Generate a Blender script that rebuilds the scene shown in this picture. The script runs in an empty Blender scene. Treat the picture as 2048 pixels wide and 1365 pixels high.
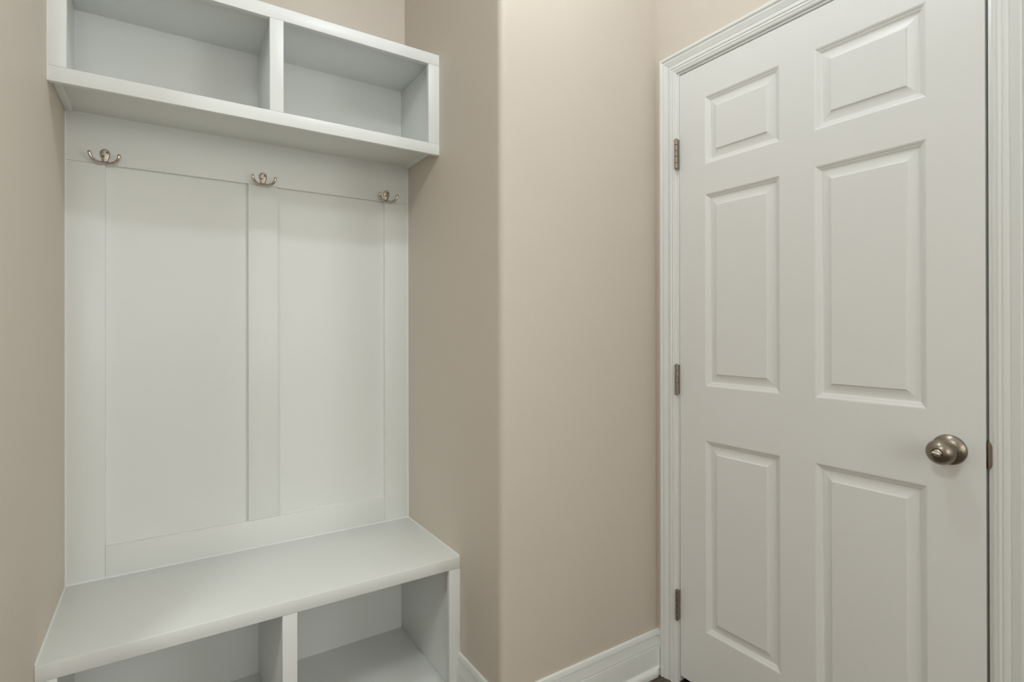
import bpy, bmesh, math, random
from mathutils import Vector, Matrix
random.seed(7)
S = bpy.context.scene
COL = S.collection

# ------------------------------------------------------------------ camera
YAW, PITCH, ROLL = math.radians(33.0611), math.radians(0.098), math.radians(0.0938)
cy_, sy_ = math.cos(YAW), math.sin(YAW)
cp_, sp_ = math.cos(PITCH), math.sin(PITCH)
fwd = Vector((sy_ * cp_, cy_ * cp_, sp_))
u0 = Vector((-sy_ * sp_, -cy_ * sp_, cp_))
r0 = Vector((cy_, -sy_, 0))
rv = r0 * math.cos(ROLL) - u0 * math.sin(ROLL)
uv = r0 * math.sin(ROLL) + u0 * math.cos(ROLL)
cam_d = bpy.data.cameras.new('camera')
cam = bpy.data.objects.new('camera', cam_d)
COL.objects.link(cam)
M = Matrix((rv, uv, -fwd)).transposed().to_4x4()
M.translation = Vector((0, 0, 1.1752))
cam.matrix_world = M
cam_d.sensor_width = 36
cam_d.lens = 1071.6 / 2048 * 36
cam_d.shift_y = -(682.5 - 658.28) / 2048
cam_d.clip_start = 0.02
S.camera = cam

# ------------------------------------------------------------------ world, exposure, lamp strengths
w = bpy.data.worlds.new('world'); S.world = w; w.use_nodes = True
w.node_tree.nodes['Background'].inputs[0].default_value = (0.99, 1.0, 0.97, 1)   # even daylight used as fill through the two added windows
w.node_tree.nodes['Background'].inputs[1].default_value = 4.8
S.view_settings.view_transform = 'Standard'
S.view_settings.look = 'None'
S.view_settings.gamma = 1
S.view_settings.use_curve_mapping = False
S.view_settings.exposure = 0.0
S.cycles.max_bounces = 7
S.cycles.adaptive_threshold = 0.02
KEY_LAMP = dict(loc=(0.74, 0.81), radius=0.045, drop=0.075, colour=(0.86, 0.93, 1.0), strength=176)
FILL_LAMP = dict(loc=(-1.05, 0.1), radius=0.20, drop=0.10, colour=(0.96, 1.0, 0.97), strength=46)
FILL_WIN_RIGHT = (-1.6, -0.15, 0.8, 2.3)   # unseen window added in the right wall to brighten the niche side: y0, y1, z0, z1
FILL_WIN_REAR = (-0.6, 0.65, 0.9, 2.3)     # unseen window added in the rear wall for soft fill: x0, x1, z0, z1
def portal(name, loc, rot, sx, sy):
    d = bpy.data.lights.new(name, 'AREA'); d.shape = 'RECTANGLE'; d.size = sx; d.size_y = sy
    d.cycles.is_portal = True
    o = bpy.data.objects.new(name, d); COL.objects.link(o); o.location = loc; o.rotation_euler = rot
portal('fill_window_portal', ((FILL_WIN_REAR[0] + FILL_WIN_REAR[1]) / 2, -1.95, (FILL_WIN_REAR[2] + FILL_WIN_REAR[3]) / 2), (math.radians(90), 0, 0), FILL_WIN_REAR[1] - FILL_WIN_REAR[0], FILL_WIN_REAR[3] - FILL_WIN_REAR[2])
portal('fill_window_portal', (1.53, (FILL_WIN_RIGHT[0] + FILL_WIN_RIGHT[1]) / 2, (FILL_WIN_RIGHT[2] + FILL_WIN_RIGHT[3]) / 2), (math.radians(90), 0, math.radians(90)), FILL_WIN_RIGHT[1] - FILL_WIN_RIGHT[0], FILL_WIN_RIGHT[3] - FILL_WIN_RIGHT[2])

# ------------------------------------------------------------------ measured dimensions (metres)
FZ, CZ = -0.025, 2.74                 # floor, ceiling
XD = 1.4604                           # door face / right wall face
YH, YK = 1.2052, 0.404                # hinge edge, latch edge of the door leaf
DZ0, DZ1 = 0.010, 2.030               # bottom and top of the door leaf
YC = 1.307                            # wall between niche and door
YCL = 1.262                           # wall left of the niche
XL, XR = -0.2383, 0.8128              # niche sides
YB, YWALL = 2.0025, 2.035             # front of coat panel frame, niche back wall
YSH, YBEN = 1.7166, 1.5606            # front of cubby shelf, front of bench
RX0, RY0 = -2.4, -1.9                 # far sides of the hall behind the camera

# ------------------------------------------------------------------ materials
def new_mat(name):
    m = bpy.data.materials.new(name); m.use_nodes = True
    return m, m.node_tree.nodes, m.node_tree.links, m.node_tree.nodes['Principled BSDF']

def paint(name, col, rough, var=0.02, bump=0.03, scale=220., coat=0.0):
    m, n, l, b = new_mat(name)
    tc = n.new('ShaderNodeTexCoord')
    no = n.new('ShaderNodeTexNoise'); no.inputs['Scale'].default_value = 6; no.inputs['Detail'].default_value = 3
    mx = n.new('ShaderNodeMix'); mx.data_type = 'RGBA'
    mx.inputs[6].default_value = (*[c * (1 - var) for c in col], 1)
    mx.inputs[7].default_value = (*[min(1, c * (1 + var)) for c in col], 1)
    l.new(tc.outputs['Object'], no.inputs['Vector'])
    l.new(no.outputs['Fac'], mx.inputs[0]); l.new(mx.outputs[2], b.inputs['Base Color'])
    b.inputs['Roughness'].default_value = rough
    if coat:
        b.inputs['Coat Weight'].default_value = coat; b.inputs['Coat Roughness'].default_value = 0.2
    if bump:
        n2 = n.new('ShaderNodeTexNoise'); n2.inputs['Scale'].default_value = scale; n2.inputs['Detail'].default_value = 2
        bp = n.new('ShaderNodeBump'); bp.inputs['Strength'].default_value = bump; bp.inputs['Distance'].default_value = 0.002
        l.new(tc.outputs['Object'], n2.inputs['Vector']); l.new(n2.outputs['Fac'], bp.inputs['Height']); l.new(bp.outputs[0], b.inputs['Normal'])
    return m

WALL = paint('beige_wall_paint', (0.675, 0.608, 0.522), 0.55, 0.012, 0)
CEIL = paint('ceiling_paint', (0.91, 0.91, 0.90), 0.8, 0.01, 0)
TRIM = paint('white_trim_paint', (0.815, 0.83, 0.805), 0.32, 0.008, 0)
CABINET = paint('white_cabinet_paint', (0.862, 0.885, 0.862), 0.38, 0.008, 0)
DOORP = paint('white_door_paint', (0.815, 0.825, 0.80), 0.38, 0.008, 0)
CAULK = paint('caulk', (0.72, 0.70, 0.64), 0.5, 0.01, 0)

def metal(name, col, rough, aniso=0.0):
    m, n, l, b = new_mat(name)
    b.inputs['Metallic'].default_value = 1.0
    tc = n.new('ShaderNodeTexCoord'); no = n.new('ShaderNodeTexNoise')
    no.inputs['Scale'].default_value = 400; no.inputs['Detail'].default_value = 2
    mr = n.new('ShaderNodeMapRange'); mr.inputs[3].default_value = rough * 0.85; mr.inputs[4].default_value = rough * 1.15
    l.new(tc.outputs['Object'], no.inputs['Vector']); l.new(no.outputs['Fac'], mr.inputs[0]); l.new(mr.outputs[0], b.inputs['Roughness'])
    b.inputs['Base Color'].default_value = (*col, 1)
    return m
NICKEL = metal('satin_nickel', (0.285, 0.245, 0.20), 0.33)
NICKEL_HINGE = metal('hinge_nickel', (0.34, 0.295, 0.24), 0.38)
NICKEL_HOOK = metal('hook_nickel', (0.62, 0.56, 0.50), 0.20)
DARKMETAL = metal('dark_screw', (0.14, 0.12, 0.10), 0.4)
BRIGHT = metal('bright_turn', (0.62, 0.57, 0.51), 0.30)

def flat(name, col, rough=0.7):
    m, n, l, b = new_mat(name)
    tc = n.new('ShaderNodeTexCoord'); no = n.new('ShaderNodeTexNoise'); no.inputs['Scale'].default_value = 30
    mx = n.new('ShaderNodeMix'); mx.data_type = 'RGBA'
    mx.inputs[6].default_value = (*[c * .9 for c in col], 1); mx.inputs[7].default_value = (*[c * 1.1 for c in col], 1)
    l.new(tc.outputs['Object'], no.inputs['Vector']); l.new(no.outputs['Fac'], mx.inputs[0]); l.new(mx.outputs[2], b.inputs['Base Color'])
    b.inputs['Roughness'].default_value = rough
    return m
SEAL = flat('brown_weatherstrip', (0.06, 0.042, 0.030))
SEAL_SHADE = flat('gap_shade_weatherstrip', (0.13, 0.125, 0.115))  # side weatherstrip, its grey also standing in for shade in the door gaps
BRONZE = flat('dark_threshold', (0.018, 0.016, 0.014), 0.45)
SUBFLOOR = flat('subfloor', (0.05, 0.04, 0.03))

def wood_floor():
    m, n, l, b = new_mat('brown_plank_floor')
    tc = n.new('ShaderNodeTexCoord'); oi = n.new('ShaderNodeObjectInfo')
    mp = n.new('ShaderNodeMapping'); mp.inputs['Scale'].default_value = (2.0, 26, 26)
    ad = n.new('ShaderNodeVectorMath'); ad.operation = 'ADD'
    l.new(oi.outputs['Random'], ad.inputs[1]); l.new(tc.outputs['Object'], ad.inputs[0]); l.new(ad.outputs[0], mp.inputs['Vector'])
    no = n.new('ShaderNodeTexNoise'); no.inputs['Scale'].default_value = 2.2; no.inputs['Detail'].default_value = 6; no.inputs['Distortion'].default_value = 1.2
    l.new(mp.outputs[0], no.inputs['Vector'])
    cr = n.new('ShaderNodeValToRGB')
    cr.color_ramp.elements[0].position = .3; cr.color_ramp.elements[0].color = (0.055, 0.037, 0.026, 1)
    cr.color_ramp.elements[1].position = .75; cr.color_ramp.elements[1].color = (0.15, 0.108, 0.078, 1)
    l.new(no.outputs['Fac'], cr.inputs[0])
    hs = n.new('ShaderNodeHueSaturation'); mr = n.new('ShaderNodeMapRange'); mr.inputs[3].default_value = .8; mr.inputs[4].default_value = 1.2
    l.new(oi.outputs['Random'], mr.inputs[0]); l.new(mr.outputs[0], hs.inputs['Value']); l.new(cr.outputs[0], hs.inputs['Color'])
    l.new(hs.outputs[0], b.inputs['Base Color']); b.inputs['Roughness'].default_value = .42
    return m
FLOOR = wood_floor()

def emitter(name, col, s):
    m, n, l, b = new_mat(name)
    b.inputs['Base Color'].default_value = (.9, .9, .9, 1)
    b.inputs['Emission Color'].default_value = (*col, 1)
    b.inputs['Emission Strength'].default_value = s
    return m

# ------------------------------------------------------------------ mesh helpers
def link(name, me, mat, parent=None):
    o = bpy.data.objects.new(name, me); COL.objects.link(o)
    if mat is not None and not me.materials: me.materials.append(mat)
    if parent is not None: o.parent = parent
    return o

def from_bm(name, bm, mat, parent=None, smooth=False, angle=None):
    bmesh.ops.recalc_face_normals(bm, faces=bm.faces)
    me = bpy.data.meshes.new(name); bm.to_mesh(me); bm.free()
    if smooth or angle:
        for p in me.polygons: p.use_smooth = True
        if angle:
            me.set_sharp_from_angle(angle=math.radians(angle))
    return link(name, me, mat, parent)

def add_box(bm, x0, x1, y0, y1, z0, z1, bevel=0.0, seg=2):
    b2 = bmesh.new()
    bmesh.ops.create_cube(b2, size=1)
    for v in b2.verts:
        v.co = Vector(((x0 + x1) / 2 + v.co.x * (x1 - x0), (y0 + y1) / 2 + v.co.y * (y1 - y0), (z0 + z1) / 2 + v.co.z * (z1 - z0)))
    if bevel:
        bmesh.ops.bevel(b2, geom=b2.edges[:], offset=bevel, segments=seg, affect='EDGES', profile=0.5)
    tmp = bpy.data.meshes.new('tmp'); b2.to_mesh(tmp); b2.free(); bm.from_mesh(tmp); bpy.data.meshes.remove(tmp)

def box(name, x0, x1, y0, y1, z0, z1, mat, parent=None, bevel=0.0012):
    bm = bmesh.new(); add_box(bm, x0, x1, y0, y1, z0, z1, bevel)
    return from_bm(name, bm, mat, parent, angle=40 if bevel else None)

def empty(name, loc=(0, 0, 0)):
    o = bpy.data.objects.new(name, None); COL.objects.link(o); o.empty_display_size = .05
    return o          # kept at the world origin so that part meshes stay in world coordinates

def tag(o, label=None, cat=None, group=None, kind=None):
    for k, v in (('label', label), ('category', cat), ('group', group), ('kind', kind)):
        if v: o[k] = v
    return o

def prism(name, pts, z0, z1, mat, parent=None, angle=35):
    """extrude a closed plan outline (x, y) vertically"""
    bm = bmesh.new()
    a = [bm.verts.new((x, y, z0)) for x, y in pts]; b = [bm.verts.new((x, y, z1)) for x, y in pts]
    n = len(pts)
    for i in range(n): bm.faces.new((a[i], a[(i + 1) % n], b[(i + 1) % n], b[i]))
    bm.faces.new(a); bm.faces.new(b)
    return from_bm(name, bm, mat, parent, angle=angle)

def sweep(name, profile, path, mat, parent=None, angle=30, closed_caps=True):
    """profile: (offset, height) pairs. path: list of (origin, off_dir, h_dir) frames; each profile point lands at
    origin + off*off_dir + h*h_dir."""
    bm = bmesh.new(); rings = []
    for o, od, hd in path:
        rings.append([bm.verts.new(Vector(o) + Vector(od) * p[0] + Vector(hd) * p[1]) for p in profile])
    n = len(profile)
    for a, b in zip(rings, rings[1:]):
        for i in range(n):
            bm.faces.new((a[i], a[(i + 1) % n], b[(i + 1) % n], b[i]))
    if closed_caps:
        bm.faces.new(rings[0]); bm.faces.new(rings[-1])
    return from_bm(name, bm, mat, parent, angle=angle)

def lathe(bm, profile, origin, axis, segs=40):
    """profile: (distance along axis, radius)"""
    axis = Vector(axis).normalized()
    t = Vector((0, 0, 1)) if abs(axis.z) < .9 else Vector((0, 1, 0))
    e1 = (t - axis * t.dot(axis)).normalized(); e2 = axis.cross(e1)
    rings = []
    for d, r in profile:
        c = Vector(origin) + axis * d
        if r < 1e-6: rings.append([bm.verts.new(c)])
        else: rings.append([bm.verts.new(c + (e1 * math.cos(2 * math.pi * k / segs) + e2 * math.sin(2 * math.pi * k / segs)) * r) for k in range(segs)])
    for a, b in zip(rings, rings[1:]):
        for k in range(segs):
            k2 = (k + 1) % segs
            if len(a) == 1 and len(b) == 1: continue
            if len(a) == 1: bm.faces.new((a[0], b[k], b[k2]))
            elif len(b) == 1: bm.faces.new((a[k], a[k2], b[0]))
            else: bm.faces.new((a[k], a[k2], b[k2], b[k]))

def tube(bm, pts, radii, segs=14, cap=True):
    rings = []
    pts = [Vector(p) for p in pts]
    prev = None
    for i, p in enumerate(pts):
        d = (pts[min(i + 1, len(pts) - 1)] - pts[max(i - 1, 0)]).normalized()
        if prev is None:
            t = Vector((0, 0, 1)) if abs(d.z) < .9 else Vector((0, 1, 0))
            e1 = (t - d * t.dot(d)).normalized()
        else:
            e1 = (prev - d * prev.dot(d)).normalized()
        prev = e1; e2 = d.cross(e1)
        rings.append([bm.verts.new(p + (e1 * math.cos(2 * math.pi * k / segs) + e2 * math.sin(2 * math.pi * k / segs)) * radii[i]) for k in range(segs)])
    for a, b in zip(rings, rings[1:]):
        for k in range(segs):
            bm.faces.new((a[k], a[(k + 1) % segs], b[(k + 1) % segs], b[k]))
    if cap:
        bm.faces.new(rings[0]); bm.faces.new(rings[-1])

# ------------------------------------------------------------------ room shell
floor = box('floor', RX0 - .1, XD + .12, RY0 - .1, YWALL + .1, FZ - .08, FZ - .012, SUBFLOOR, bevel=0)
tag(floor, 'brown wooden plank floor of the hall', 'floor', kind='structure')
PW, PL = 0.178, 1.22
plank_mesh = {}
def plank(x0, x1, y0, y1):
    key = (round(x1 - x0, 4), round(y1 - y0, 4))
    if key not in plank_mesh:
        bm = bmesh.new(); add_box(bm, 0, key[0], 0, key[1], -.012, 0, .0012, 1)
        bmesh.ops.recalc_face_normals(bm, faces=bm.faces)
        me = bpy.data.meshes.new('plank'); bm.to_mesh(me); bm.free(); me.materials.append(FLOOR); plank_mesh[key] = me
    o = bpy.data.objects.new('plank', plank_mesh[key]); COL.objects.link(o); o.parent = floor; o.location = (x0, y0, FZ)
row = 0; y = RY0
while y < YBEN + .02 - .001:
    y2 = min(y + PW, YC if y < YC <= y + PW else y + PW)
    if y >= YC - .001: xa, xb = XL + .002, XR - .002; y2 = min(y + PW, YBEN + .02)
    else: xa, xb = RX0, XD
    x = xa - (row * .43 % PL)
    while x < xb - .001:
        a, b = max(x, xa), min(x + PL, xb)
        if b - a > .01: plank(a + .0004, b - .0004, y + .0004, y2 - .0004)
        x += PL
    y = y2; row += 1

tag(box('ceiling', RX0 - .1, XD + .12, RY0 - .1, YWALL + .1, CZ, CZ + .1, CEIL, bevel=0), 'flat white painted ceiling above the hall', 'ceiling', kind='structure')
tag(box('wall_back', XL - .05, XR + .05, YWALL, YWALL + .1, FZ - .012, CZ, WALL, bevel=0), 'beige painted wall at the back of the niche', 'wall', kind='structure')

def arc(cx, cy, r, a0, a1, n=10):
    return [(cx + r * math.cos(math.radians(a0 + (a1 - a0) * i / n)), cy + r * math.sin(math.radians(a0 + (a1 - a0) * i / n))) for i in range(n + 1)]
BR = 0.021
pts = [(XR, YWALL + .1)] + arc(XR + BR, YC + BR, BR, 180, 270, 14) + [(XD + .12, YC), (XD + .12, YWALL + .1)]
tag(prism('wall_centre', pts, FZ - .012, CZ, WALL, angle=50), 'beige wall with rounded outer corner between the niche and the door', 'wall', kind='structure')
pts = [(XL, YWALL + .1), (RX0 - .1, YWALL + .1), (RX0 - .1, YCL)] + arc(XL - .012, YCL + .012, .012, 270, 360, 10)
tag(prism('wall_left', pts, FZ - .012, CZ, WALL, angle=50), 'beige wall on the side of the niche furthest from the door', 'wall', kind='structure')
# right wall with door opening
OY0, OY1, OZ1 = YK - .024, YH + .024, DZ1 + .026
bm = bmesh.new()
for p0, p1, q0, q1 in ((RY0 - .1, FILL_WIN_RIGHT[0], FZ - .012, CZ), (FILL_WIN_RIGHT[1], OY0, FZ - .012, CZ), (FILL_WIN_RIGHT[0], FILL_WIN_RIGHT[1], FZ - .012, FILL_WIN_RIGHT[2]), (FILL_WIN_RIGHT[0], FILL_WIN_RIGHT[1], FILL_WIN_RIGHT[3], CZ)):
    add_box(bm, XD, XD + .12, p0, p1, q0, q1)
add_box(bm, XD, XD + .12, OY1, YC + .0, FZ - .012, CZ); add_box(bm, XD, XD + .12, OY0, OY1, OZ1, CZ)
tag(from_bm('wall_right', bm, WALL), 'beige wall around the white panelled door', 'wall', kind='structure')
def wall_with_hole(name, label, horiz, a0, a1, b0, b1, w0, w1, z0, z1):
    """wall slab along x (horiz) or y with one rectangular window hole"""
    bm = bmesh.new()
    for p0, p1, q0, q1 in ((a0, w0, FZ - .012, CZ), (w1, a1, FZ - .012, CZ), (w0, w1, FZ - .012, z0), (w0, w1, z1, CZ)):
        if horiz: add_box(bm, p0, p1, b0, b1, q0, q1)
        else: add_box(bm, b0, b1, p0, p1, q0, q1)
    tag(from_bm(name, bm, WALL), label, 'wall', kind='structure')
wall_with_hole('wall_rear', 'beige wall with the added fill window', True, RX0 - .1, XD + .12, RY0 - .1, RY0, *FILL_WIN_REAR)
tag(box('wall_far_left', RX0 - .1, RX0, RY0, YCL, FZ - .012, CZ, WALL, bevel=0), 'beige wall at the far end of the hall', 'wall', kind='structure')
GL, gn, gl_, gb = new_mat('window_glass')
gn.remove(gb); t1 = gn.new('ShaderNodeBsdfTransparent'); t2 = gn.new('ShaderNodeBsdfGlossy'); t2.inputs['Roughness'].default_value = .02
mxs = gn.new('ShaderNodeMixShader'); mxs.inputs[0].default_value = .06
gl_.new(t1.outputs[0], mxs.inputs[1]); gl_.new(t2.outputs[0], mxs.inputs[2]); gl_.new(mxs.outputs[0], gn['Material Output'].inputs[0])
def window(name, label, horiz, w0, w1, z0, z1, c):
    """two-light glazed frame set in the wall at depth c"""
    r = empty(name); tag(r, label, 'window', kind='structure')
    F = .06
    def b(nm, p0, p1, q0, q1, m, t):
        if horiz: box(nm, p0, p1, c - t, c + t, q0, q1, m, r, .002 if m is TRIM else 0)
        else: box(nm, c - t, c + t, p0, p1, q0, q1, m, r, .002 if m is TRIM else 0)
    wm = (w0 + w1) / 2
    b('frame_stile', w0, w0 + F, z0, z1, TRIM, .03); b('frame_stile', w1 - F, w1, z0, z1, TRIM, .03); b('frame_stile', wm - F / 2, wm + F / 2, z0 + F, z1 - F, TRIM, .03)
    b('frame_rail', w0 + F, w1 - F, z0, z0 + F, TRIM, .03); b('frame_rail', w0 + F, w1 - F, z1 - F, z1, TRIM, .03)
    b('pane', w0 + F, wm - F / 2, z0 + F, z1 - F, GL, .003); b('pane', wm + F / 2, w1 - F, z0 + F, z1 - F, GL, .003)
window('fill_window_1', 'unseen white framed window with two panes, added for fill light', True, *FILL_WIN_REAR, RY0 - .05)
window('fill_window_2', 'unseen white framed window with two panes, added for fill light beyond the door', False, *FILL_WIN_RIGHT, XD + .07)

# ------------------------------------------------------------------ baseboards (with shoe moulding)
BH = 0.1227 - FZ
base_prof = [(0, BH), (.0030, BH), (.0058, BH - .0025), (.0080, BH - .0085), (.0092, BH - .0170), (.0060, BH - .0185), (.0060, BH - .0205), (.0088, BH - .0215),
             (.0094, BH - .030), (.0112, BH - .041), (.0128, BH - .0485), (.0094, BH - .0500), (.0094, BH - .0520), (.0136, BH - .0535), (.0142, BH - .0560), (.0142, 0), (0, 0)]
shoe_prof = [(.0142, .026), (.0180, .0255), (.0220, .0235), (.0258, .0195), (.0282, .0135), (.0290, .007), (.0290, 0), (.0142, 0)]
def base_run(name, plan, label):
    """plan: list of (x, y, nx, ny) — wall point and mitred outward offset direction"""
    path = [((x, y, FZ), (nx, ny, 0), (0, 0, 1)) for x, y, nx, ny in plan]
    e = sweep(name, base_prof, path, TRIM, None, angle=25)
    tag(e, label, 'baseboard', kind='structure')
    sweep('shoe_moulding', shoe_prof, path, TRIM, e, angle=50)
    return e
CY_OUT = YH + .0775                # outer edge of the hinge side casing
run = [(XR, YBEN + .001, -1, 0), (XR, YC + BR, -1, 0)]
for i in range(1, 8):
    a = math.radians(180 + 90 * i / 8)
    run.append((XR + BR + BR * math.cos(a), YC + BR + BR * math.sin(a), math.cos(a), math.sin(a)))
run += [(XR + BR, YC, 0, -1), (XD, YC, -1, -1), (XD, CY_OUT + .0003, -1, 0)]
base_run('baseboard_centre', run, 'white moulded baseboard wrapping from the bench to the door casing')
base_run('baseboard_right', [(XD, YK - .0775 - .0003, -1, 0), (XD, RY0, -1, 0)], 'white moulded baseboard along the wall beyond the door')
base_run('baseboard_left', [(RX0, RY0, 1, 0), (RX0, YCL, 1, -1), (XL - .012, YCL, 0, -1)], 'white moulded baseboard around the far end of the hall')

# ------------------------------------------------------------------ door casing, jamb, threshold
frame = empty('trim_1'); tag(frame, 'white moulded casing and jamb around the panelled door', 'door frame', kind='structure')
CW = 0.066
GAP_H, GAP_L, GAP_T = .0028, .0050, .0052   # hinge, latch, top gaps
JR = .0068                                   # jamb edge left uncovered by the casing
cas = [(0, 0), (0, .0120), (.0012, .0150), (.0035, .0168), (.0065, .0172), (.0095, .0166), (.0117, .0150), (.0128, .0128), (.0142, .0120),
       (.0158, .0140), (.0190, .0142), (.0250, .0122), (.0300, .0104), (.0340, .0092), (.0348, .0074), (.0360, .0076), (.0374, .0100), (.0420, .0106), (.0470, .0100),
       (.0486, .0080), (.0498, .0082), (.0540, .0094), (.0565, .0086), (.0575, .0074), (.0605, .0072), (.0640, .0058), (.0660, .0040), (.0660, 0)]
yi_h, yi_l, zi = YH + GAP_H + JR, YK - GAP_L - JR, DZ1 + GAP_T + JR
yo_h, yo_l, zo = yi_h + CW, yi_l - CW, zi + CW
CY_OUT = yo_h
# frames go: profile offset = inward from outer edge, height = out of the wall (-X)
def leg(name, yo, inw):
    bm_path = [((XD, yo, FZ), (0, inw, 0), (-1, 0, 0)), ((XD, yo, zo), (0, inw, -1), (-1, 0, 0))]
    return sweep(name, cas, bm_path, TRIM, frame, angle=22)
leg('casing_leg', yo_h, -1); leg('casing_leg', yo_l, 1)
sweep('casing_head', cas, [((XD, yo_h, zo), (0, -1, -1), (-1, 0, 0)), ((XD, yo_l, zo), (0, 1, -1), (-1, 0, 0))], TRIM, frame, angle=22)
JX1 = XD + .118
box('jamb', XD + .0002, JX1, YH + GAP_H, OY1, FZ, OZ1, TRIM, frame, .0008)
box('jamb', XD + .0002, JX1, OY0, YK - GAP_L, FZ, OZ1, TRIM, frame, .0008)
box('jamb_head', XD + .0002, JX1, YK - GAP_L, YH + GAP_H, DZ1 + GAP_T, OZ1, TRIM, frame, .0008)
# stop with brown weatherstrip behind the leaf; side strips sit forward to darken the gaps
SX = XD + .046
box('weatherstrip', XD + .007, XD + .040, YH + .0002, YH + GAP_H, FZ + .03, DZ1 + GAP_T, SEAL_SHADE, frame, 0)
box('weatherstrip', XD + .021, XD + .040, YK - GAP_L, YK - .0002, FZ + .03, DZ1 + GAP_T, SEAL_SHADE, frame, 0)
box('weatherstrip', XD + .010, XD + .045, YK, YH, DZ1 + .0012, DZ1 + GAP_T, SEAL, frame, 0)
box('door_stop', XD + .080, XD + .115, YK - GAP_L, YH + GAP_H, FZ, DZ1 + GAP_T, SEAL, frame, 0)
thr = box('threshold', XD - .004, XD + .118, YK - GAP_L, YH + GAP_H, FZ + .0005, FZ + .016, BRONZE, frame, .003)
# strike plate lip on the latch side jamb
KY, KZ = 0.4675, 0.908
bm = bmesh.new()
n = 16; ring_a, ring_b = [], []
for i in range(n + 1):
    f = i / n; z = KZ - .029 + .058 * f
    reach = .0052 * (1 - abs(2 * f - 1) ** 4) + .0012
    for k, lst in ((0, ring_a),): lst.append((z, reach))
yj = YK - GAP_L
va = [bm.verts.new((XD - .0016, yj + .0006, z)) for z, r in ring_a]; vb = [bm.verts.new((XD - .0010, yj - r, z)) for z, r in ring_a]
vc = [bm.verts.new((XD + .0006, yj - r, z)) for z, r in ring_a]; vd = [bm.verts.new((XD + .0250, yj + .0006, z)) for z, r in ring_a]
for i in range(n):
    bm.faces.new((va[i], va[i + 1], vb[i + 1], vb[i])); bm.faces.new((vb[i], vb[i + 1], vc[i + 1], vc[i])); bm.faces.new((va[i], vd[i], vd[i + 1], va[i + 1]))
tag(from_bm('strike_plate', bm, NICKEL_HINGE, frame, angle=40), 'dark metal strike plate on the jamb')

# ------------------------------------------------------------------ door leaf with six raised panels
door = empty('door_1'); tag(door, 'white six-panel door with nickel knob and three hinges', 'door', kind='structure')
ys = [YH, 1.1055, 0.8554, 0.7591, 0.5082, YK]
zs = [DZ0, 0.2002, 0.8184, 0.9919, 1.6109, 1.7068, 1.9246, DZ1]
holes = {(1, 1), (3, 1), (1, 3), (3, 3), (1, 5), (3, 5)}
bm = bmesh.new()
DT = .0445
def v(x, y, z): return bm.verts.new((x, y, z))
g = {(i, j): v(XD, yy, zz) for i, yy in enumerate(ys) for j, zz in enumerate(zs)}
for i in range(5):
    for j in range(7):
        if (i, j) not in holes: bm.faces.new((g[i, j], g[i + 1, j], g[i + 1, j + 1], g[i, j + 1]))
bk = [v(XD + DT, YH, DZ0), v(XD + DT, YK, DZ0), v(XD + DT, YK, DZ1), v(XD + DT, YH, DZ1)]
bm.faces.new(bk)
bm.faces.new([g[i, 0] for i in range(6)] + [bk[1], bk[0]]); bm.faces.new([g[i, 7] for i in range(6)] + [bk[2], bk[3]])
bm.faces.new([g[0, j] for j in range(8)] + [bk[3], bk[0]]); bm.faces.new([g[5, j] for j in range(8)] + [bk[2], bk[1]])
edge = [e for e in bm.edges if e.is_manifold and all(abs(q.co.x - XD) < 1e-6 for q in e.verts) and any(abs(f.normal.x) < .5 for f in e.link_faces)]
leaf = from_bm('door_leaf', bm, DOORP, door)
pan = [(0, 0), (.0016, .0004), (.0040, .0017), (.0068, .0042), (.0082, .0050), (.0092, .0050), (.0104, .0058), (.0135, .0082), (.0165, .0094), (.0190, .0097),
       (.0195, .0097), (.0385, .0050), (.0392, .0046), (.0408, .0020), (.0420, .0016)]
def door_panel(i, j):
    y1, y0 = ys[i], ys[i + 1]; z0, z1 = zs[j], zs[j + 1]
    bm = bmesh.new(); rings = []
    for w_, d in pan:
        rings.append([bm.verts.new((XD + d, a, b)) for a, b in ((y1 - w_, z0 + w_), (y0 + w_, z0 + w_), (y0 + w_, z1 - w_), (y1 - w_, z1 - w_))])
    for a, b in zip(rings, rings[1:]):
        for k in range(4): bm.faces.new((a[k], a[(k + 1) % 4], b[(k + 1) % 4], b[k]))
    bm.faces.new(rings[-1])
    o = from_bm('raised_panel', bm, DOORP, door, angle=18)
    # normals must face the room
    me = o.data
    if me.polygons[-1].normal.x > 0: me.flip_normals()
for h in sorted(holes): door_panel(*h)

# hinges
HX, HY, HR = XD - .0118, YH + .0045, .0062
for zc in (1.7668, 1.0075, 0.2485):
    hg = empty('hinge'); hg.parent = door
    L = .100; k = 5; seg = L / k
    for q in range(k):
        bm = bmesh.new(); z0 = zc - L / 2 + q * seg
        lathe(bm, [(0.0004, 0), (.0004, HR - .0008), (.0012, HR), (seg - .0012, HR), (seg - .0004, HR - .0008), (seg - .0004, 0)], (HX, HY, z0), (0, 0, 1), 18)
        from_bm('knuckle', bm, NICKEL_HINGE, hg, angle=40)
    bm = bmesh.new()
    lathe(bm, [(-.0035, 0), (-.0032, .0022), (-.0015, .0036), (0, .0038), (L, .0038), (L + .002, .0034), (L + .003, .0016), (L + .0032, 0)], (HX, HY, zc - L / 2), (0, 0, 1), 16)
    from_bm('pin', bm, NICKEL_HINGE, hg, angle=40)
    bm = bmesh.new(); add_box(bm, HX, XD + .0065, YH + .0002, YH + .0022, zc - L / 2 + .001, zc + L / 2 - .001, .0005, 1)
    from_bm('hinge_plate', bm, NICKEL_HINGE, hg, angle=40)

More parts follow.
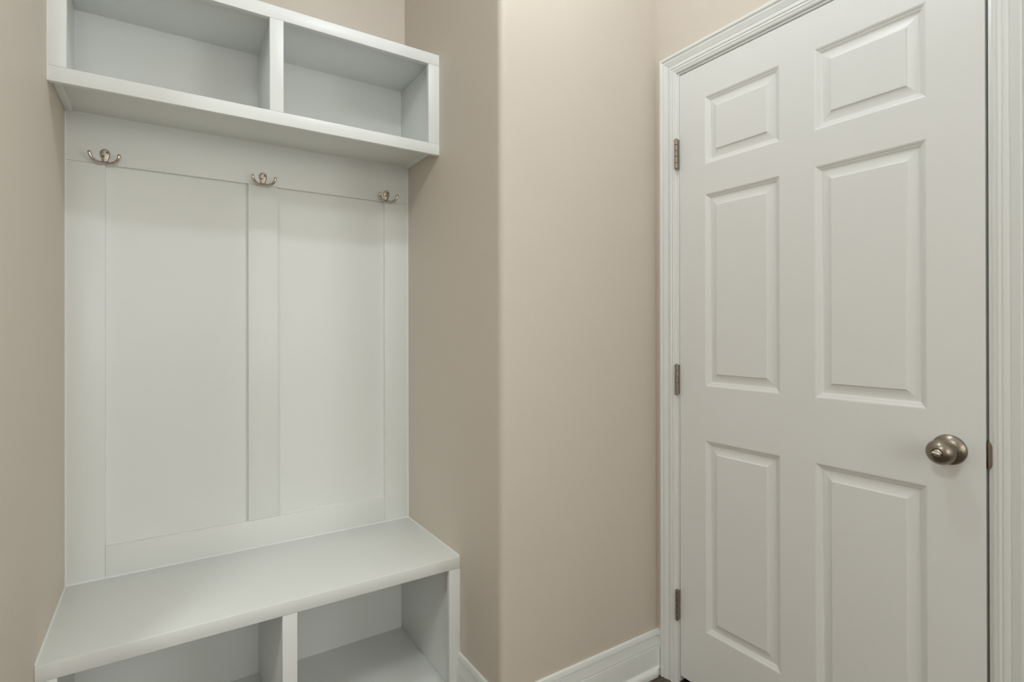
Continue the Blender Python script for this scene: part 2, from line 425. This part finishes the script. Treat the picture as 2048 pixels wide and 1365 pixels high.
# knob
kn = empty('door_knob'); kn.parent = door; tag(kn, 'satin nickel door knob with turn button')
AX = (-1, 0, 0); KO = (XD, KY, KZ)
bm = bmesh.new()
lathe(bm, [(-.0005, .0332), (.0015, .0332), (.0028, .0328), (.0050, .0305), (.0085, .0265), (.0115, .0215), (.0132, .0165), (.0138, .0125), (.0138, 0)], KO, AX, 56)
ro = from_bm('rose', bm, NICKEL, kn, angle=60)
bm = bmesh.new()
lathe(bm, [(.012, .0118), (.020, .0110), (.024, .0118), (.0275, .0150), (.0310, .0195), (.0355, .0235), (.0410, .0262), (.0460, .0272), (.0505, .0268),
           (.0550, .0250), (.0590, .0222), (.0625, .0185), (.0648, .0150), (.0662, .0118), (.0666, .0106), (.0655, .0098), (.0635, .0096), (.0635, 0)], KO, AX, 56)
ko = from_bm('knob', bm, NICKEL, kn, angle=50)
bm = bmesh.new()
# turn button: flattened bar across a round plug
lathe(bm, [(.0630, .0086), (.0662, .0084), (.0672, .0074), (.0674, 0)], KO, AX, 30)
bm2_pts = []
c = Vector(KO) + Vector(AX) * .0705
tilt = math.radians(12)
b2 = bmesh.new(); bmesh.ops.create_cube(b2, size=1)
for q in b2.verts:
    a, b_, cc = q.co.x * .009, q.co.y * .0162, q.co.z * .0062
    q.co = c + Vector((a, b_ * math.cos(tilt) - cc * math.sin(tilt), b_ * math.sin(tilt) + cc * math.cos(tilt)))
bmesh.ops.bevel(b2, geom=b2.edges[:], offset=.0022, segments=3, affect='EDGES', profile=.5)
tmp = bpy.data.meshes.new('tmp'); b2.to_mesh(tmp); b2.free(); bm.from_mesh(tmp); bpy.data.meshes.remove(tmp)
tag(from_bm('turn_button', bm, BRIGHT, kn, angle=50), 'bright turn button in the knob')
# release hole in the rose
ang = math.radians(-4)
hp = Vector((XD - .0108, KY - .0222 * math.cos(ang), KZ + .0222 * math.sin(ang)))
nrm = Vector((-.85, -.5, 0)).normalized()
bm = bmesh.new(); lathe(bm, [(-.002, .0030), (.0008, .0034), (.0012, .0030), (.0012, .0024), (.0002, .0022), (.0002, 0)], hp, nrm, 20)
tag(from_bm('release_hole', bm, DARKMETAL, kn, angle=40), 'dark round release hole')
# latch bolt in the gap
box('latch', XD + .004, XD + .020, YK - GAP_L + .0002, YK + .001, KZ - .028, KZ + .028, DARKMETAL, door, .0006)

# ------------------------------------------------------------------ painted caulk beads along joints
def bead(p0, p1, a, b, r, parent, mat=None):
    """small concave fillet from p0 to p1 in the corner whose faces run along directions a and b"""
    p0, p1, a, b = Vector(p0), Vector(p1), Vector(a), Vector(b)
    prof = [(-.0006, -.0006), (r, -.0006), (r, 0)] + [(r - r * math.sin(math.radians(t)), r - r * math.cos(math.radians(t))) for t in (22.5, 45, 67.5)] + [(0, r), (-.0006, r)]
    bm = bmesh.new(); rings = [[bm.verts.new(p + a * x + b * y) for x, y in prof] for p in (p0, p1)]
    n = len(prof)
    for i in range(n): bm.faces.new((rings[0][i], rings[0][(i + 1) % n], rings[1][(i + 1) % n], rings[1][i]))
    bm.faces.new(rings[0]); bm.faces.new(rings[1])
    return from_bm('caulk_bead', bm, mat or CABINET, parent, angle=60)

# ------------------------------------------------------------------ cubby shelf
ZS0, ZS1, ZI0, ZI1 = 1.7893, 2.1411, 1.8274, 2.1023
sh = empty('cubby_shelf')
tag(sh, 'white two-cubby wall shelf fixed high in the niche above the coat hooks', 'shelf')
FT = .019; YF = YSH + FT
e_ = .0002
xl, xr = XL + e_, XR - e_
box('top_rail', xl, xr, YSH, YF, ZI1, ZS1, CABINET, sh); box('bottom_rail', xl, xr, YSH, YF, ZS0, ZI0, CABINET, sh)
for a, b in ((xl, -.2012), (.2645, .3027), (.7735, xr)):
    box('stile', a, b, YSH + .0002, YF, ZI0 + .0003, ZI1 - .0003, CABINET, sh, .0008)
ybk = 2.027
box('top_panel', xl, xr, YF, YWALL - .001, ZS1 - .019, ZS1 - .0005, CABINET, sh)
box('bottom_panel', xl + .019, xr - .019, YF, ybk, ZI0 - .0128, ZI0 - .0002, CABINET, sh, .0006)
box('side_panel', xl, xl + .019, YF, ybk, ZI0 - .016, ZS1 - .0192, CABINET, sh); box('side_panel', xr - .019, xr, YF, ybk, ZI0 - .016, ZS1 - .0192, CABINET, sh)
box('divider', .2741, .2931, YF, ybk, ZI0, ZS1 - .0192, CABINET, sh)
box('back_panel', xl, xr, ybk, YWALL - .001, ZI0 - .0125, ZS1 - .0192, CABINET, sh, 0)
BZ = .0030
for a, b in ((xl + .019, .2741), (.2931, xr - .019)):
    bead((a, ybk, ZS1 - .019), (b, ybk, ZS1 - .019), (0, -1, 0), (0, 0, -1), BZ, sh)
    bead((a, ybk, ZI0), (a, ybk, ZS1 - .019), (1, 0, 0), (0, -1, 0), BZ, sh); bead((b, ybk, ZI0), (b, ybk, ZS1 - .019), (-1, 0, 0), (0, -1, 0), BZ, sh)
bead((XL, YSH + .0004, ZS0), (XL, YSH + .0004, ZS1), (1, 0, 0), (0, -1, 0), .0012, sh); bead((XR, YSH + .0004, ZS0), (XR, YSH + .0004, ZS1), (-1, 0, 0), (0, -1, 0), .0012, sh)

# ------------------------------------------------------------------ coat panel
ZB = 0.4352; ZU = ZI0 - .0132
cpn = empty('wainscoting')
tag(cpn, 'white framed wall panelling with two flat recessed panels behind the coat hooks', 'wall panelling')
P1, P2, P3, P4, ZPT, ZPB = -.1451, .2412, .3337, .7173, 1.6717, .5295
YP = YB + .015
YBK = YWALL - .001
box('top_rail', xl, xr, YB, YP, ZPT, ZU, CABINET, cpn, .0009)
box('stile', xl, P1, YB + .0003, YP, ZB + .0005, ZPT - .0004, CABINET, cpn, .0009)
box('stile', P4, xr, YB + .0003, YP, ZB + .0005, ZPT - .0004, CABINET, cpn, .0009)
box('stile', P2, P3, YB + .0002, YP, ZPB + .0003, ZPT - .0004, CABINET, cpn, .0009)
box('bottom_rail', P1 + .0003, P4 - .0003, YB, YP, ZB + .0005, ZPB, CABINET, cpn, .0009)
XM = (P2 + P3) / 2
box('recessed_panel', xl, XM - .0005, YP, YBK, ZB, ZU, CABINET, cpn, 0)
box('recessed_panel', XM + .0005, xr, YP, YBK, ZB, ZU, CABINET, cpn, 0)
bead((XL, YB, ZB), (XL, YB, ZU), (1, 0, 0), (0, -1, 0), .0030, cpn); bead((XR, YB, ZB), (XR, YB, ZU), (-1, 0, 0), (0, -1, 0), .0030, cpn)
bead((xl, YB, ZB + .0006), (xr, YB, ZB + .0006), (0, -1, 0), (0, 0, 1), .0032, cpn); bead((xl, YB, ZU + .0004), (xr, YB, ZU + .0004), (0, -1, 0), (0, 0, -1), .0032, cpn)
for a, b in ((P1, P2), (P3, P4)):
    bead((a, YP, ZPB), (b, YP, ZPB), (0, -1, 0), (0, 0, 1), .0026, cpn); bead((a, YP, ZPB), (a, YP, ZPT), (1, 0, 0), (0, -1, 0), .0026, cpn); bead((b, YP, ZPB), (b, YP, ZPT), (-1, 0, 0), (0, -1, 0), .0020, cpn)

# ------------------------------------------------------------------ bench
bn = empty('storage_bench')
tag(bn, 'white built-in bench with two open shoe cubbies filling the niche floor', 'bench')
ZR = .3975; YR = YBEN + FT
box('seat', xl, xr, YBEN + .0022, YP, ZB - .020, ZB, CABINET, bn, .003)
box('front_rail', xl, xr, YBEN, YR, ZR, ZB - .0012, CABINET, bn, .0016)
for a, b in ((xl, -.1995), (.2712, .3094), (.7735, xr)):
    box('stile', a, b, YBEN + .0008, YR, FZ + .0005, ZR - .0003, CABINET, bn, .0008)
box('side_panel', xl, xl + .019, YR, 2.03, FZ + .0005, ZB - .0205, CABINET, bn); box('side_panel', xr - .019, xr, YR, 2.03, FZ + .0005, ZB - .0205, CABINET, bn)
box('divider', .2755, .2945, YR, 2.03, FZ + .018, ZB - .0205, CABINET, bn)
box('bottom_panel', xl + .019, xr - .019, YBEN + .02, 2.03, FZ + .0005, FZ + .0175, CABINET, bn)
box('back_panel', xl, xr, 2.03, YBK, FZ + .0005, ZB - .0205, CABINET, bn, 0)
bead((XL, YBEN + .004, ZB), (XL, YB - .0034, ZB), (1, 0, 0), (0, 0, 1), .0030, bn); bead((XR, YBEN + .004, ZB), (XR, YB - .0034, ZB), (-1, 0, 0), (0, 0, 1), .0030, bn)

# ------------------------------------------------------------------ coat hooks
def hook_mesh():
    parts = {}
    # spoon shaped backplate, front at -Y
    bm = bmesh.new()
    def half(z):   # half width along the plate height (0 bottom .. .046 top)
        pts = [(0, .0105), (.004, .0090), (.010, .0082), (.016, .0086), (.021, .0106), (.027, .0124), (.033, .0128), (.038, .0118), (.0425, .0090), (.0455, .0046), (.046, .0)]
        for (a, b), (c_, d) in zip(pts, pts[1:]):
            if a <= z <= c_: return b + (d - b) * (z - a) / (c_ - a)
        return 0
    nz, nx = 30, 10
    front, back = [], []
    for i in range(nz + 1):
        z = .046 * (1 - (1 - i / nz) ** 1.4)
        hw = max(half(z), .0006)
        fr = []
        for k in range(nx + 1):
            s = -1 + 2 * k / nx
            dome = .0022 * (1 - s ** 6) + .0014 + .0012 * (1 - s * s)
            fr.append(bm.verts.new((hw * s, -dome - (.0022 * max(0, (.008 - z) / .008)), z)))
        front.append(fr)
        back.append((bm.verts.new((-hw, 0, z)), bm.verts.new((hw, 0, z))))
    for i in range(nz):
        for k in range(nx): bm.faces.new((front[i][k], front[i][k + 1], front[i + 1][k + 1], front[i + 1][k]))
        bm.faces.new((back[i][0], front[i][0], front[i + 1][0], back[i + 1][0])); bm.faces.new((front[i][nx], back[i][1], back[i + 1][1], front[i + 1][nx]))
    bm.faces.new([back[0][0]] + front[0] + [back[0][1]]); bm.faces.new([back[-1][0]] + front[-1] + [back[-1][1]])
    parts['plate'] = bm
    for s in (-1, 1):
        bm = bmesh.new()
        P = [(0, -.003, .0038), (.0075, -.0070, .0026), (.0145, -.0125, .0020), (.0210, -.0180, .0032), (.0268, -.0225, .0068), (.0312, -.0258, .0122), (.0340, -.0275, .0185), (.0350, -.0280, .0235), (.0352, -.0281, .0265), (.0352, -.0281, .0284), (.0352, -.0281, .0294)]
        Rr = [.0050, .0048, .0045, .0043, .0042, .0042, .0043, .0045, .0044, .0034, .0012]
        tube(bm, [(s * x, y, z) for x, y, z in P], Rr, 14)
        parts['arm%d' % s] = bm
    out = []
    for k, bm in parts.items():
        bmesh.ops.recalc_face_normals(bm, faces=bm.faces)
        me = bpy.data.meshes.new(k.rstrip('-1')); bm.to_mesh(me); bm.free(); me.materials.append(NICKEL_HOOK)
        for p in me.polygons: p.use_smooth = True
        me.set_sharp_from_angle(angle=math.radians(60))
        out.append(('backplate' if k == 'plate' else 'hook_arm', me))
    bm = bmesh.new()
    lathe(bm, [(-.001, .0030), (.0006, .0030), (.0014, .0022), (.0016, 0)], (0, 0, 0), (0, -1, 0), 16)
    me = bpy.data.meshes.new('screw'); bmesh.ops.recalc_face_normals(bm, faces=bm.faces); bm.to_mesh(me); bm.free(); me.materials.append(DARKMETAL)
    return out, me
hm, screw_me = hook_mesh()
def coat_hook(x, z, label):
    r = bpy.data.objects.new('coat_hook', None); COL.objects.link(r); r.location = (x, YB - .0001, z); r.empty_display_size = .03
    tag(r, label, 'coat hook', 'double coat hooks on the panelling')
    for nm, me in hm:
        o = bpy.data.objects.new(nm, me); COL.objects.link(o); o.parent = r
    for sx, sz, sy in ((.0055, .0350, -.0044), (-.0045, .0235, -.0042)):
        o = bpy.data.objects.new('screw', screw_me); COL.objects.link(o); o.parent = r; o.location = (sx, sy, sz)
coat_hook(P1, 1.6705, 'nickel double coat hook furthest from the door, by the plain wall edge')
coat_hook(XM - .001, 1.6690, 'middle nickel double coat hook above the centre batten')
coat_hook(P4 + .006, 1.6690, 'nickel double coat hook nearest the door side of the niche')

# ------------------------------------------------------------------ ceiling lamps
def ceiling_lamp(cfg, label):
    x, y = cfg['loc']; R = cfg['radius']; zc = CZ - cfg['drop']
    t = empty('ceiling_lamp'); tag(t, label, 'lamp')
    bm = bmesh.new(); rr = max(.07, R * 1.1)
    lathe(bm, [(0.0, 0), (0, rr), (.012, rr), (.022, rr * .75), (.026, rr * .45), (.03, R * .5), (cfg['drop'] - R * .85, R * .5), (cfg['drop'] - R * .85, 0)] if R < .08 else
          [(0.0, 0), (0, rr), (.018, rr), (.03, rr * .96), (.03, 0)], (x, y, CZ - .0005), (0, 0, -1), 40)
    from_bm('canopy', bm, NICKEL, t, angle=40)
    bm = bmesh.new()
    if R < .08:
        prof = [(-R * math.cos(math.pi * i / 16), R * math.sin(math.pi * i / 16)) for i in range(17)]; prof[0] = (-R, 0); prof[-1] = (R, 0)
        lathe(bm, prof, (x, y, zc), (0, 0, -1), 32)
    else:
        prof = [(.031, R)] + [(.031 + .06 * math.sin(math.pi / 2 * i / 10), R * math.cos(math.pi / 2 * i / 10)) for i in range(1, 10)] + [(.091, 0)]
        lathe(bm, prof, (x, y, CZ), (0, 0, -1), 40)
    from_bm('glass_globe', bm, emitter('lamp_glass', cfg['colour'], cfg['strength']), t, smooth=True)
ceiling_lamp(KEY_LAMP, 'small frosted globe lamp on the ceiling before the niche')
ceiling_lamp(FILL_LAMP, 'frosted dome lamp on the hall ceiling')
